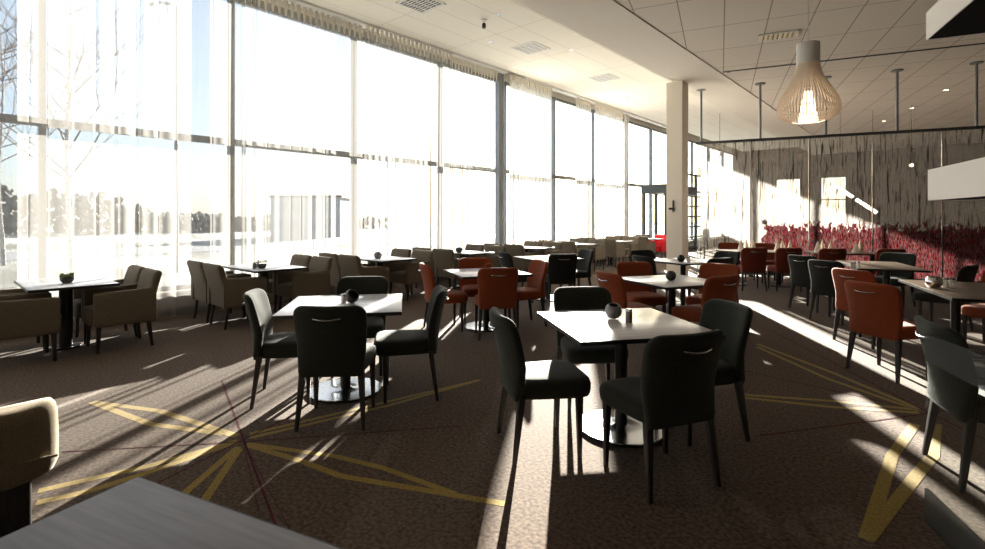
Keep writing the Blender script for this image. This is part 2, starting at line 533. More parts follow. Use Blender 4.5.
Y, Wn = 1, 2
ray(Y, 0.055, (92, 402), (160, 411), (237, 436))
ray(Y, 0.055, (92, 402), (150, 424), (224, 434))
ray(Y, 0.055, (237, 441), (145, 467), (86, 480), (38, 491))
ray(Y, 0.055, (237, 442), (134, 477), (86, 492), (36, 503))
ray(Y, 0.045, (238, 447), (187, 491), (170, 508))
ray(Y, 0.045, (239, 449), (206, 498), (196, 516))
ray(Y, 0.042, (247, 444), (334, 456), (383, 468), (455, 494))
ray(Y, 0.046, (247, 445), (301, 461), (340, 476), (405, 487), (505, 504))
ray(Y, 0.040, (250, 434), (361, 408), (480, 380))
ray(Y, 0.040, (250, 438), (387, 406), (480, 380))
ray(Wn, 0.012, (222, 381), (244, 441), (276, 527))
ray(Wn, 0.004, (243, 441), (262, 527))
ray(Wn, 0.004, (243, 441), (290, 530))
ray(Wn, 0.011, (62, 452), (243, 442), (464, 426))
ray(Wn, 0.012, (158, 483), (243, 440), (300, 412))
ray(Y, 0.048, (757, 344), (833, 373), (919, 409))
ray(Y, 0.048, (757, 347), (828, 379), (919, 411))
ray(Y, 0.046, (745, 395), (830, 401), (919, 410))
ray(Y, 0.046, (745, 398), (830, 407), (919, 413))
ray(Y, 0.060, (915, 424), (892, 456), (866, 540))
ray(Y, 0.060, (936, 424), (933, 456), (916, 476), (868, 538))
ray(Wn, 0.012, (745, 371), (919, 410))
ray(Wn, 0.012, (759, 436), (919, 415), (985, 404))
ray(Wn, 0.012, (770, 330), (919, 408), (985, 440))
struct('floor', bm, [M['carpet'], M['yellow'], M['wine']])

# ---- ceilings, dropped soffit
CH, CL = 5.06, 4.60
bm = B(); box(bm, -7.93, -4.55, -5.0, 30.0, CH, CH + 0.30)
struct('ceiling_high', bm, M['ceil_high'])
bm = B(); box(bm, -8.45, -7.93, -5.0, 30.0, CH + 0.22, CH + 0.30)
struct('ceiling_recess', bm, M['aludark'])  # recess coloured dark, its shade painted in
bm = B(); box(bm, -4.60, -3.52, -5.0, 30.0, CL, CH + 0.12)
struct('ceiling_beam', bm, M['plaster'])
bm = B(); box(bm, -3.50, 6.2, -5.0, 30.0, CL + 0.012, CL + 0.12)
struct('ceiling_low', bm, M['ceil_low'])
bm = B(); box(bm, -3.53, -3.48, -5.0, 30.0, CL + 0.05, CL + 0.11)
struct('ceiling_gap_shade', bm, M['aludark'])  # added dark strip closing the gap, in place of its shadow line
# joint strip across the low ceiling in front of the screen
bm = B()
a, b = cw(5.05, 10.95), cw(9.2, 9.05)
d = (b - a).normalized(); s = Vector((-d.y, d.x, 0)) * 0.02
ring = [a + s, b + s, b - s, a - s]
loft(bm, [[(p.x, p.y, CL - 0.004) for p in ring], [(p.x, p.y, CL + 0.02) for p in ring]])
struct('trim_1', bm, M['aludark'])

# ---- pillar
pc = cw(4.385, 11.86)
bm = B(); box(bm, pc.x - 0.19, pc.x + 0.19, pc.y - 0.19, pc.y + 0.19, 0, CL, 0.006)
struct('pillar', bm, M['cream'])

# ---- glazed wall
bm = B()
box(bm, WX - 0.15, WX, -5.0, 30.0, 0.0, 0.34)
box(bm, WX - 0.18, WX + 0.20, -5.0, 30.0, 0.34, 0.37, 0.004)
struct('wall_window', bm, M['wallgrey'])
bm = B(); box(bm, WX - 0.15, WX - 0.02, -5.0, 30.0, 4.92, CH + 0.30)
struct('wall_lintel', bm, M['plaster'])
bm = B(); box(bm, WX, WX + 0.012, -5.0, 17.3, 0, 0.10)
struct('baseboard_window', bm, M['aludark'])
GRID = 2.235
Y0 = 0.96
k = -3
wn = 0
while Y0 + k * GRID < 29.5:
    y0, y1 = Y0 + k * GRID, Y0 + (k + 1) * GRID
    y1 = min(y1, 29.95)
    wn += 1
    z0 = 0.37
    bm = B()
    box(bm, WX - 0.09, WX + 0.03, y0 - 0.035, y0 + 0.035, z0, 4.92)
    box(bm, WX - 0.07, WX + 0.01, y0 + 0.035, y1 - 0.035, z0, z0 + 0.06)
    box(bm, WX - 0.07, WX + 0.01, y0 + 0.035, y1 - 0.035, 2.56, 2.66)
    box(bm, WX - 0.07, WX + 0.01, y0 + 0.035, y1 - 0.035, 4.85, 4.92)
    w = struct('window_%d' % wn, bm, M['alu'])
    for za, zb in ((z0 + 0.06, 2.56), (2.66, 4.85)):
        bm = B()
        f = [bm.verts.new(p) for p in ((WX - 0.03, y0 + 0.035, za), (WX - 0.03, y1 - 0.035, za), (WX - 0.03, y1 - 0.035, zb), (WX - 0.03, y0 + 0.035, zb))]
        bm.faces.new(f)
        struct('pane', bm, M['glass'], w)
    k += 1
bm = B(); box(bm, WX + 0.06, WX + 0.20, 9.44, 9.62, 0, CH + 0.2)
struct('column_steel', bm, M['alu'])

# ---- far glazed entrance, set in front of the far end of the window wall
bm = B()
X0 = WX + 0.25
box(bm, X0 - 0.08, X0 + 0.9, 17.55, 20.6, 2.30, 2.62)
for yy in (17.6, 18.7, 19.8, 20.55):
    box(bm, X0 - 0.05, X0 + 0.05, yy - 0.06, yy + 0.06, 0, 2.30)
box(bm, X0 + 0.80, X0 + 0.9, 17.55, 17.66, 0, 2.30)
dr = struct('door_1', bm, M['aludark'])
for yy in (18.15, 19.25, 20.18):
    bm = B(); box(bm, X0 - 0.01, X0 + 0.01, yy - 0.45, yy + 0.45, 0.02, 2.28)
    struct('pane', bm, M['glass'], dr)

# ---- second dark glazed door farther along the window wall
bm = B()
for yy in (21.9, 23.0, 24.1):
    box(bm, X0 - 0.05, X0 + 0.05, yy - 0.06, yy + 0.06, 0, 3.35)
for z in (0.10, 0.55, 1.0, 1.45, 1.9, 2.35, 3.3):
    box(bm, X0 - 0.03, X0 + 0.03, 21.9, 24.1, z - 0.035, z + 0.035)
dr = struct('door_2', bm, M['aludark'])
for yy in (22.45, 23.55):
    bm = B(); box(bm, X0 - 0.008, X0 + 0.008, yy - 0.49, yy + 0.49, 0.1, 3.28)
    struct('pane', bm, M['glass'], dr)

# ---- far wall with windows, right and rear walls
FYW = 30.0
bm = B()
holes = [(-6.33, -5.15, 1.07, 3.46), (-4.31, -3.20, 1.07, 3.46)]
xs = [-8.45]
for h in holes:
    box(bm, xs[-1], h[0], FYW, FYW + 0.2, 0, CH + 0.3)
    box(bm, h[0], h[1], FYW, FYW + 0.2, h[3], CH + 0.3)
    if h[2] > 0.1:
        box(bm, h[0], h[1], FYW, FYW + 0.2, 0, h[2])
    xs.append(h[1])
box(bm, xs[-1], 6.2, FYW, FYW + 0.2, 0, CH + 0.3)
struct('wall_far', bm, M['wallwarm'])
for i, h in enumerate(holes):
    bm = B()
    for x0, x1, z0, z1 in ((h[0], h[0] + .05, h[2], h[3]), (h[1] - .05, h[1], h[2], h[3]), (h[0], h[1], h[3] - .05, h[3]), (h[0], h[1], h[2], h[2] + .05)):
        box(bm, x0, x1, FYW + 0.04, FYW + 0.14, z0, z1)
    box(bm, h[0], h[1], FYW + 0.06, FYW + 0.12, 2.28, 2.33)
    w = struct('window_%d' % (wn + 1 + i), bm, M['aludark'])
    bm = B(); box(bm, h[0] + .05, h[1] - .05, FYW + 0.085, FYW + 0.095, h[2] + .05, h[3] - .05)
    struct('pane', bm, M['glass'], w)
bm = B(); box(bm, 6.0, 6.2, -5.0, 30.0, 0, CH)
struct('wall_right', bm, M['wallwarm'])
bm = B(); box(bm, -8.45, 6.2, -5.2, -5.0, 0, CH + 0.3)
struct('wall_rear', bm, M['wallwarm'])

# ================================================================ SHEER CURTAINS
def sheer(y0, y1, x, label, seed, folds, m, amp=0.036, top=4.90, bottom=0.03, heading=True):
    r = random.Random(seed)
    x += 0.05 if seed % 2 else -0.05
    t = thing('sheer_curtain', label, 'curtain', (x, (y0 + y1) / 2, 0), 0, 'sheer curtains along the glass wall')
    L = y1 - y0
    n = int(L / 0.012)
    ph = [r.uniform(0, 2 * PI) for _ in range(6)]
    zr = (bottom, 0.8, 1.8, 2.8, 3.6, 4.3, top - 0.12, top)
    bm = B(); rings = []
    for z in zr:
        q = (top - z) / top
        row = []
        for i in range(n + 1):
            u = i / n
            wv = math.sin(2 * PI * folds * u + ph[0] + 1.1 * math.sin(2 * PI * 2.3 * u + ph[1]) + 0.25 * q * math.sin(9 * u + ph[4]))
            wv += 0.45 * math.sin(2 * PI * folds * 2.37 * u + ph[2] + 0.7 * q)
            a = amp * (0.55 + 0.45 * math.sin(2 * PI * 1.7 * u + ph[3])) * (0.55 + 0.75 * q)
            yy = (u - 0.5) * L + 0.028 * math.cos(2 * PI * folds * u + ph[0]) * (0.5 + q) + 0.02 * q * math.sin(7 * u + ph[5])
            row.append((a * wv, yy, z))
        rings.append(row)
    loft(bm, rings, False, False)
    p = obj('drape', bm, m, t, True, 180)
    if heading:
        bm = B()
        cnt = int(L / 0.105)
        for i in range(cnt):
            yy = -L / 2 + (i + 0.5) * L / cnt
            loft(bm, [[(0.005 + a * 1.0, yy + b, z) for a, b in sup(hx, hy, 10, 2)] for z, hx, hy in ((4.78, 0.010, 0.016), (4.86, 0.02, 0.022), (4.96, 0.028, 0.036), (5.02, 0.028, 0.036))])
        h = obj('pleat_heading', bm, M['tape'], t)
    return t


CX_ = WX + 0.27
sheer(-3.6, -1.2, CX_, 'white sheer curtain before the glass, first panel beyond the frame edge behind the near table', 1, 11, M['sheer'])
sheer(-1.2, 0.98, CX_, 'white sheer curtain left of the leftmost tall window post', 2, 10, M['sheer'])
sheer(0.96, 3.26, CX_, 'white sheer curtain behind the nearest window table, where the bare birch shows through', 3, 10, M['sheer'])
sheer(3.25, 5.45, CX_, 'white sheer curtain behind the window table with the flower bowl', 4, 11, M['sheer'])
sheer(5.45, 7.70, CX_, 'white sheer curtain behind the third window table, before the grey building', 5, 12, M['sheer'])
sheer(7.74, 8.48, CX_, 'white sheer curtain strip behind the fourth window table', 6, 5, M['sheer'])
sheer(8.50, 9.36, CX_, 'sun-passing white sheer curtain ending just left of the dark steel column', 12, 5, M['sheer_sunpass'])
sheer(9.72, 11.56, CX_, 'white sheer curtain first to the right of the dark steel column', 7, 12, M['sheer_sunblock'])  # panel widened to block sun from the middle of the floor
sheer(12.95, 13.82, CX_, 'white sheer curtain hanging midway between steel column and cream pillar', 8, 9, M['sheer_sunblock'])
sheer(13.94, 15.80, CX_, 'white sheer curtain one window before the far entrance', 9, 10, M['sheer_sunblock'])
sheer(16.12, 16.46, CX_, 'narrowest white sheer curtain strip beside the far entrance', 10, 5, M['sheer_sunblock'])
for y0, y1, lb in ((-4.5, 9.6, 'long white curtain track above the near half of the window wall'), (10.3, 19.8, 'white curtain track above the far half of the window wall')):
    bm = B(); box(bm, CX_ - 0.10, CX_ + 0.10, y0, y1, 5.02, CH + 0.22, 0.004)
    tag(obj('curtain_rail', bm, M['white']), lb, 'curtain rail')

# ================================================================ TABLES AND CHAIRS
protos = {}
FAB = {'green': M['green'], 'dark': M['dark'], 'rust': M['rust'], 'brick': M['brick']}


def chair(kind, x, d, fx, fd, label, group=None):
    p = cw(x, d); rz = yaw_of(fx, fd)
    if kind not in protos:
        protos[kind] = side_chair(kind, label, FAB[kind], group)
        o = protos[kind]; o.location = p; o.rotation_euler = (0, 0, rz)
        return o
    o = dup(protos[kind], p, rz, label)
    if 'group' in o and not group:
        del o['group']
    if group:
        o['group'] = group
    return o


sq = None


def table_sq(x, d, ang, label, group='square pedestal tables'):
    global sq
    p = cw(x, d); rz = YAW + rad(ang)
    if sq is None:
        sq = pedestal_table(label, M['laminate'], 0.91, 0.91, group)
        sq.location = p; sq.rotation_euler = (0, 0, rz)
        return sq
    return dup(sq, p, rz, label)


# left square table
table_sq(-1.212, 4.12, 10, 'square grey-white table with four dark green chairs, left of the middle')
g = 'dark green chairs round the left square table'
chair('green', -1.10, 3.585, -0.05, 1, 'dark green chair seen from behind, at the near side of the left square table', g)
chair('green', -1.62, 4.00, 0.97, 0.23, 'dark green chair at the left side of the left square table', g)
chair('green', -0.70, 4.085, -0.98, -0.17, 'dark green chair with sunlit seat, right side of the left square table', g)
chair('green', -1.235, 4.64, 0.12, -0.98, 'dark green chair facing us across the left square table', g)

# middle square table, near
table_sq(0.870, 3.385, 10.5, 'sunlit square table with round grey pot among four dark green chairs, mid-room')
g = 'dark green chairs round the middle square table'
chair('green', 0.91, 2.80, -0.36, 0.933, 'dark green chair turned away from us at the near side of the middle sunlit table', g)
chair('green', 0.315, 3.145, 0.98, 0.19, 'dark green chair at the left side of the middle sunlit table, its seat half lit', g)
chair('green', 1.36, 3.37, -0.98, -0.17, 'dark green chair on the right of the middle sunlit table, backrest edged by sun', g)
chair('green', 0.765, 3.90, 0.1, -0.99, 'dark green chair at the far side of the middle sunlit table', g)

# rust chairs, left group
table_sq(-0.08, 6.50, 20, 'square white table with rust chairs behind the left square table')
g = 'rust chairs round the farther left table'
chair('rust', 0.03, 6.06, -0.15, 0.98, 'rust chair seen from behind, back to us, at the left group of rust chairs', g)
chair('rust', -0.60, 6.38, 0.95, 0.30, 'rust chair turned right, leftmost of all the rust chairs', g)
chair('rust', 0.40, 6.66, -0.92, -0.35, 'rust chair turned left, right side of the left rust group', g)
chair('rust', -0.20, 6.96, 0.2, -0.98, 'rust chair facing us, far side of the left rust group', g)

# rust chairs, right-of-centre group
table_sq(2.02, 5.63, 20, 'square white table with dark ball vase between rust chairs right of centre')
g = 'rust chairs round the table with the dark ball vase'
chair('rust', 1.48, 5.42, 0.95, 0.31, 'rust chair on the left of the table with the dark ball vase', g)
chair('rust', 1.88, 6.28, 0.15, -0.99, 'rust chair on the far side of the table with the dark ball vase', g)
chair('rust', 2.22, 5.27, -0.45, 0.89, 'rust chair with its back to us just behind the sun-edged green chair', g)
chair('rust', 2.66, 6.08, -0.72, -0.69, 'rust chair facing left, beyond the table with the dark ball vase', g)

# far square table before the pillar
table_sq(3.11, 8.16, 24, 'square white table with dark vase in front of the cream pillar')
g = 'dark chairs round the table before the pillar'
chair('dark', 2.72, 8.62, 0.3, -0.95, 'charcoal chair left beyond the white table before the pillar', g)
chair('dark', 2.50, 7.66, 0.92, 0.38, 'charcoal chair at the near left corner of the white table before the pillar', g)
chair('dark', 3.22, 7.46, -0.35, 0.94, 'charcoal chair with back to us, right of the white table before the pillar', g)
chair('dark', 3.78, 8.42, -0.9, -0.42, 'charcoal chair farther right of the white table before the pillar', g)

# dark group in the middle distance
table_sq(0.97, 8.77, 24, 'square white table among charcoal chairs in the middle distance')
g = 'dark chairs in the middle distance'
chair('dark', 1.10, 8.22, -0.1, 0.99, 'charcoal chair squarely with its back to us behind the middle sunlit table', g)
chair('dark', 1.46, 8.95, -0.94, -0.32, 'charcoal chair facing left in the middle distance group', g)
chair('dark', 0.44, 8.46, 0.94, 0.34, 'charcoal chair facing right behind the left rust group', g)

# right-hand long tables (second grid)
def g2dir(a, b):
    """cam-frame vector from along-grid (a, away) and across-grid (b, rightwards)."""
    return (math.sin(G2) * a + math.cos(G2) * b, math.cos(G2) * a - math.sin(G2) * b)


R2A = YAW - G2
lt = pedestal_table('long dark wood table with silver pot among rust chairs at the right', M['walnut'], 0.80, 1.45, 'long wooden tables', 'long_table', bases=((0, -0.42), (0, 0.42)), base_r=0.24, base_mat='blackmetal')
lt.location = cw(4.70, 4.88); lt.rotation_euler = (0, 0, R2A)
dup(lt, cw(5.72, 7.42), R2A, 'long dark wood table with white shakers beside two charcoal chairs, nearer the reed screen')
g = 'chairs round the long table with the silver pot'
chair('rust', 3.64, 4.58, 0.95, 0.30, 'big rust chair seen from behind, near left of the long table at the right', g)
chair('rust', 4.28, 5.70, 0.95, 0.30, 'rust chair half hidden behind the big rust chair at the right', g)
chair('rust', 5.42, 5.36, -0.91, -0.35, 'rust chair across the long table by the right frame edge', g)
chair('rust', 4.63, 4.12, -0.30, 0.95, 'rust chair with sunlit seat tucked at the near end of the long right table', g)
g = 'chairs round the long table nearer the screen'
chair('dark', 4.74, 6.88, 0.92, 0.38, 'charcoal chair seen from behind, nearer of two beside the wooden table with shakers', g)
chair('dark', 4.98, 7.76, 0.92, 0.38, 'charcoal chair just left of and behind its twin beside the wooden table with shakers', g)
chair('green', 6.40, 8.02, -0.85, -0.52, 'dark green chair facing us across the wooden table with shakers, before the red grass', g)
chair('dark', 5.72, 6.36, -0.55, 0.83, 'charcoal chair with sun-edged back between the two long wooden tables', g)
chair('green', 2.74, 2.72, 0.93, -0.37, 'dark green chair behind the low glass divider at the right edge')

# tables along the reed screen
for i, (x, d, lb) in enumerate(((5.55, 10.50, 'long dark table with cream napkins before the left half of the reed screen'), (7.12, 10.02, 'long dark table with silver bowl before the right half of the reed screen'))):
    dup(lt, cw(x, d), R2A + PI / 2 + rad(8), lb)
g = 'brick chairs along the reed screen'
for x, d, fx, fd, lb in ((5.07, 9.86, 0.12, 0.99, 'brick-red chair with its back to us, leftmost of the row before the reed screen'),
                         (5.70, 9.80, 0.12, 0.99, 'brick-red chair with its back to us, second of the row before the reed screen'),
                         (6.42, 9.62, 0.15, 0.99, 'brick-red chair behind the two charcoal chairs, third of the row before the screen'),
                         (7.45, 9.52, 0.2, 0.98, 'brick-red chair at the right table before the red grass of the screen'),
                         (5.42, 11.28, -0.1, -0.99, 'brick-red chair facing us behind the left napkin table, close to the screen'),
                         (6.08, 11.00, -0.1, -0.99, 'brick-red chair facing us behind the napkin table, right of its neighbour')):
    chair('brick', x, d, fx, fd, lb, g)

# window tables with armchairs
wt = None
ac = None
TX = -7.20
tables_w = [(1.02, 'nearest window table, dark, with a dark bowl of green succulents'),
            (3.22, 'second window table, holding a bowl of white flowers'),
            (5.22, 'third window table, with a small grey pot'),
            (7.25, 'fourth window table, with a dark pot, left of the steel column'),
            (9.38, 'fifth window table, just right of the steel column'),
            (11.50, 'sixth window table, blazing white in the glare'),
            (13.60, 'seventh window table, left of the red armchair'),
            (15.72, 'farthest window table, by the glazed entrance')]
ordw = ('nearest', 'second', 'third', 'fourth', 'fifth', 'sixth', 'seventh', 'farthest')
for i, (yy, lb) in enumerate(tables_w):
    dx = 0.06 if i == 0 else -0.02
    if wt is None:
        wt = pedestal_table(lb, M['laminate'], 1.14, 0.72, 'tables along the window', 'window_table', base_r=0.135, base_mat='blackmetal', col_r=0.06)
        wt.location = (TX + dx, yy, 0)
    else:
        dup(wt, (TX + dx, yy, 0), 0, lb)
    for sgn, side in ((-1, 'left'), (1, 'right')):
        for ox, where in ((0.30, 'room side'), (-0.31, 'window side')):
            if i == 7 and sgn > 0 and ox > 0:
                continue
            lab = 'taupe armchair, %s of the %s window table, on its %s' % (side, ordw[i], where)
            off = 0.385 if i == 0 else 0.44
            loc = (TX + dx * 2 - 0.03 * (i > 0) + ox, yy + sgn * off, 0)
            rz = 0 if sgn < 0 else PI
            if ac is None:
                ac = arm_chair(lab, M['taupe'], 'taupe armchairs along the window')
                ac.location = loc; ac.rotation_euler = (0, 0, rz)
            else:
                dup(ac, loc, rz, lab)
ra = arm_chair('bright red armchair at the farthest window table, just left of the cream pillar', M['red'], None)
ra.location = (-6.90, 16.20, 0); ra.rotation_euler = (0, 0, rad(176))
fa = thing('lounge_chair', 'beige padded lounge chair cut off by the lower left frame edge', 'armchair', cw(-2.00, 1.80), yaw_of(-0.72, 0.69))
bm = B(); rings = []
for z, k, q in ((0.50, 0.90, 0.7), (0.51, 0.96, 0.9), (0.54, 1.0, 1.0), (0.63, 1.0, 1.0), (0.72, 0.985, 1.0), (0.75, 0.965, 0.9), (0.768, 0.93, 0.7), (0.778, 0.86, 0.35)):
    rings.append([(x, y - 0.27 - 0.05 * (z - 0.5) / 0.3 + 0.05 * (x / 0.31) ** 2, z + 0.006 * math.sin(x * 23)) for x, y in sup(0.31 * k, 0.075 * q, 40, 4)])
loft(bm, rings); bkp = obj('backrest', bm, M['beige'], fa)
bm = B(); tube(bm, [(-0.30 + 0.6 * i / 12, -0.352 + 0.05 * ((-0.30 + 0.6 * i / 12) / 0.31) ** 2, 0.66 - 0.09 * i / 12) for i in range(13)], 0.005, 6); obj('seam_welt', bm, M['beige'], bkp)
bm = B(); rings = []
for z, k in ((0.30, 0.96), (0.32, 1), (0.42, 1), (0.45, 0.97), (0.465, 0.85)):
    rings.append([(x, y + 0.06, z) for x, y in sup(0.245 * k, 0.29 * k, 32, 6)])
loft(bm, rings); obj('seat', bm, M['beige'], fa)
bm = B(); loft(bm, [[(x, y - 0.255, z) for x, y in sup(0.235, 0.05, 28, 8)] for z in (0.10, 0.52)]); obj('back_frame', bm, M['legwood'], fa)  # dark wood stands in for shade on the lower body
bm = B(); loft(bm, [[(x, y + 0.05, z) for x, y in sup(0.235, 0.28, 28, 8)] for z in (0.10, 0.305)]); obj('seat_frame', bm, M['legwood'], fa)  # painted dark for the same shade under the seat
for sx in (-1, 1):
    for yy in (-0.25, 0.28):
        obj('leg', leg_bm((sx * 0.20, yy, 0.12), (sx * 0.20, yy, 0), 0.05, 0.04), M['legwood'], fa)
nt = pedestal_table('grey-brown wooden table in the bottom left corner, in front of everything', M['greywood'], 0.98, 0.98, None, 'near_table')
del_dir = g2dir(-0.49, 0.49)
nt.location = cw(-0.97 + del_dir[0], 1.365 + del_dir[1]); nt.rotation_euler = (0, 0, R2A)

# ================================================================ THINGS ON TABLES
TT = 0.7205


def on(px, py, z=TT):
    return fl(px, py, z)


def ball_vase(label, p, r, m, tilt=0.0, rz=0.0, group=None, neck=0.5):
    t = thing('ball_vase', label, 'vase', p, rz, group)
    bm = B(); prof = []
    for i in range(13):
        a = -PI / 2 + 0.55 + (PI / 2 - 0.55 + neck) * i / 12
        prof.append((r * math.cos(a), r * math.sin(a)))
    inner = [(x * 0.82, z * 0.86 + 0.002) for x, z in prof[::-1][:9]]
    lathe(bm, prof + inner, 24, 0, 0, True)
    mt = Matrix.Translation((0, 0, r * math.cos(tilt * 0) * 0.968)) @ Matrix.Rotation(tilt, 4, 'X')
    bmesh.ops.transform(bm, matrix=mt, verts=bm.verts[:])
    lo = min(v.co.z for v in bm.verts)
    bmesh.ops.translate(bm, vec=(0, 0, -lo), verts=bm.verts[:])
    obj('bowl', bm, m, t)
    return t


def shaker(label, p, h, w, m, group=None, rz=0.0):
    t = thing('shaker', label, 'shaker', p, rz, group)
    bm = B(); loft(bm, [[(x, y, z) for x, y in sup(w * k, w * k, 20, 5)] for z, k in ((0, .96), (0.003, 1), (h * 0.8, 1.0), (h * 0.8 + .001, .97))])
    obj('body', bm, m, t)
    bm = B(); loft(bm, [[(x, y, z) for x, y in sup(w * k, w * k, 20, 5)] for z, k in ((h * 0.8, .97), (h * 0.97, .97), (h, .85))])
    obj('cap', bm, M['steel'], t)
    return t


ball_vase('tilted dark cup vase on the left square table', on(352, 303), 0.058, M['stone'], rad(52), YAW + rad(55), None, 0.45)
shaker('white shaker beside the tilted cup on the left square table', on(343.5, 303), 0.075, 0.019, M['ceramic'])
ball_vase('round grey pot on the middle sunlit table', on(613.5, 318.5), 0.058, M['stonegrey'], rad(14), 0.6, None, 0.9)
shaker('grey shaker beside the round pot on the middle sunlit table', on(629, 322), 0.09, 0.019, M['stonegrey'])
ball_vase('dark ball vase on the white table between rust chairs', on(671, 280.5), 0.058, M['stone'], rad(10), 0.3, None, 1.0)
ball_vase('dark vase on the table before the cream pillar', on(681, 262), 0.060, M['stone'], rad(20), 1.0, None, 0.8)
shaker('white shaker on the table before the cream pillar', on(688.5, 262), 0.085, 0.022, M['ceramic'])
# ring ornament behind the rust chair's back
rg = thing('ring_candlestick', 'thin brass ring ornament on the white table of the left rust group', 'candle holder', on(489, 271), YAW)
bm = B(); tube(bm, [(0.055 * math.cos(a), 0, 0.055 + 0.05 * math.sin(a)) for a in [2 * PI * i / 20 for i in range(21)]], 0.004, 6)
obj('ring', bm, M['brass'], rg)
bm = B(); lathe(bm, [(0.03, 0), (0.03, 0.005), (0.008, 0.009)], 16, 0, 0, True); obj('foot', bm, M['brass'], rg)

# bowl of succulents, bowl of flowers
def plant_bowl(label, p, r, flower):
    t = ball_vase(label, p, r, M['stone'], 0, 0, None, 0.25)
    rr = random.Random(5 + flower)
    bm = B()
    for i in range(34):
        a = rr.uniform(0, 2 * PI); q = math.sqrt(rr.random()) * r * 0.95
        c = Vector((q * math.cos(a), q * math.sin(a), r * (1.1 + 0.45 * rr.random()) + 0.02 * flower))
        s = r * rr.uniform(0.16, 0.30)
        x = bmesh.new(); bmesh.ops.create_icosphere(x, subdivisions=1, radius=s)
        mt = Matrix.Translation(c) @ Matrix.Rotation(a, 4, 'Z') @ Matrix.Rotation(rr.uniform(0, 0.9), 4, 'Y') @ Matrix.Diagonal((0.55, 0.55, 1.3, 1))
        merge(bm, x, 0, mt)
    for i in range(8):
        a = 2 * PI * i / 8
        tube(bm, [(0, 0, r * 0.5), (r * .5 * math.cos(a), r * .5 * math.sin(a), r * 1.15)], 0.004, 5)
    f = obj('flowers' if flower else 'succulents', bm, M['flower'] if flower else M['leafg'], t)
    return t


plant_bowl('dark bowl of green succulents on the nearest window table', on(67, 283), 0.062, 0)
plant_bowl('dark bowl of white flowers on the second window table', on(262, 268.5), 0.060, 1)
shaker('dark shaker left of the flower bowl on the second window table', on(254.5, 268.5), 0.085, 0.022, M['stonegrey'], 'pair of shakers on the second window table')
shaker('dark shaker right behind the flower bowl on the second window table', on(257.5, 267.6), 0.085, 0.022, M['stonegrey'], 'pair of shakers on the second window table')
ball_vase('small grey pot on the third window table', on(378, 258.5), 0.07, M['stonegrey'], 0, 0, None, 0.8)
ball_vase('dark pot on the fourth window table', on(459, 252.8), 0.07, M['stone'], 0, 0, None, 0.8)

# right-hand tables
t = thing('silver_pot', 'round mirrored silver pot on the long right table', 'pot', on(934, 287.5), 0)
bm = B(); lathe(bm, [(0.03, 0), (0.05, 0.006), (0.068, 0.03), (0.073, 0.055), (0.066, 0.085), (0.050, 0.105), (0.047, 0.105), (0.060, 0.08), (0.055, 0.04)], 28, 0, 0, True)
obj('bowl', bm, M['silver'], t)
bm = B(); lathe(bm, [(0.052, 0.102), (0.056, 0.108), (0.052, 0.113), (0.047, 0.108)], 28); obj('rim', bm, M['steel'], t)
for q, (px, py) in enumerate(((945.5, 287), (952, 287.5))):
    shaker('white shaker %s on the long right table' % ('next to the silver pot' if q == 0 else 'second from the silver pot'), on(px, py), 0.095, 0.026, M['ceramic'], 'white shakers by the silver pot')
for q, (px, py, w) in enumerate(((853, 269.5, 'nearer the charcoal chairs'), (857.5, 268.5, 'on the right of its twin'))):
    shaker('white shaker %s on the wooden table by the screen' % w, on(px, py), 0.10, 0.03, M['ceramic'], 'white shakers on the wooden table')


def napkin(label, p, h=0.22, rz=0.0):
    t = thing('folded_napkin', label, 'napkin', p, rz, 'cream napkins on the tables by the screen')
    bm = B()
    rings = []
    for z, k in ((0, 1), (h * 0.35, 0.78), (h * 0.7, 0.38), (h * 0.96, 0.08), (h, 0.02)):
        ring = []
        for i in range(16):
            a = 2 * PI * i / 16
            r = 0.062 * k * (1 + 0.16 * math.cos(3 * a + 0.6))
            ring.append((r * math.cos(a), r * 0.8 * math.sin(a), z))
        rings.append(ring)
    loft(bm, rings); obj('cone', bm, M['cream_napkin'], t)
    bm = B(); loft(bm, [[(0.066 * math.cos(a) * k, 0.054 * math.sin(a) * k, z) for a in [2 * PI * i / 16 for i in range(16)]] for z, k in ((0, 1.05), (0.03, 0.98), (0.035, 0.9))])
    obj('cuff', bm, M['cream_napkin'], t)
    return t


nd = ['first', 'second', 'third']
for cl, (x, d, wh) in enumerate(((5.36, 10.52, 'above the leftmost brick chair'), (6.06, 10.40, 'above the second brick chair'), (6.74, 10.16, 'behind the charcoal chairs'), (7.38, 9.98, 'at the right napkin table'))):
    for q in range(3 if cl < 3 else 2):
        napkin('cream cone napkin, %s from the left of the cluster %s' % (nd[q], wh), cw(x - 0.13 + 0.13 * q, d + 0.05 * (q % 2), TT), 0.23 + 0.025 * (q % 2), q)
t = thing('silver_bowl', 'small silver bowl on the table before the red grass', 'bowl', cw(6.98, 9.95, TT), 0)
bm = B(); lathe(bm, [(0.03, 0), (0.06, 0.02), (0.075, 0.05), (0.07, 0.05), (0.05, 0.022)], 20, 0, 0, True); obj('bowl', bm, M['silver'], t)

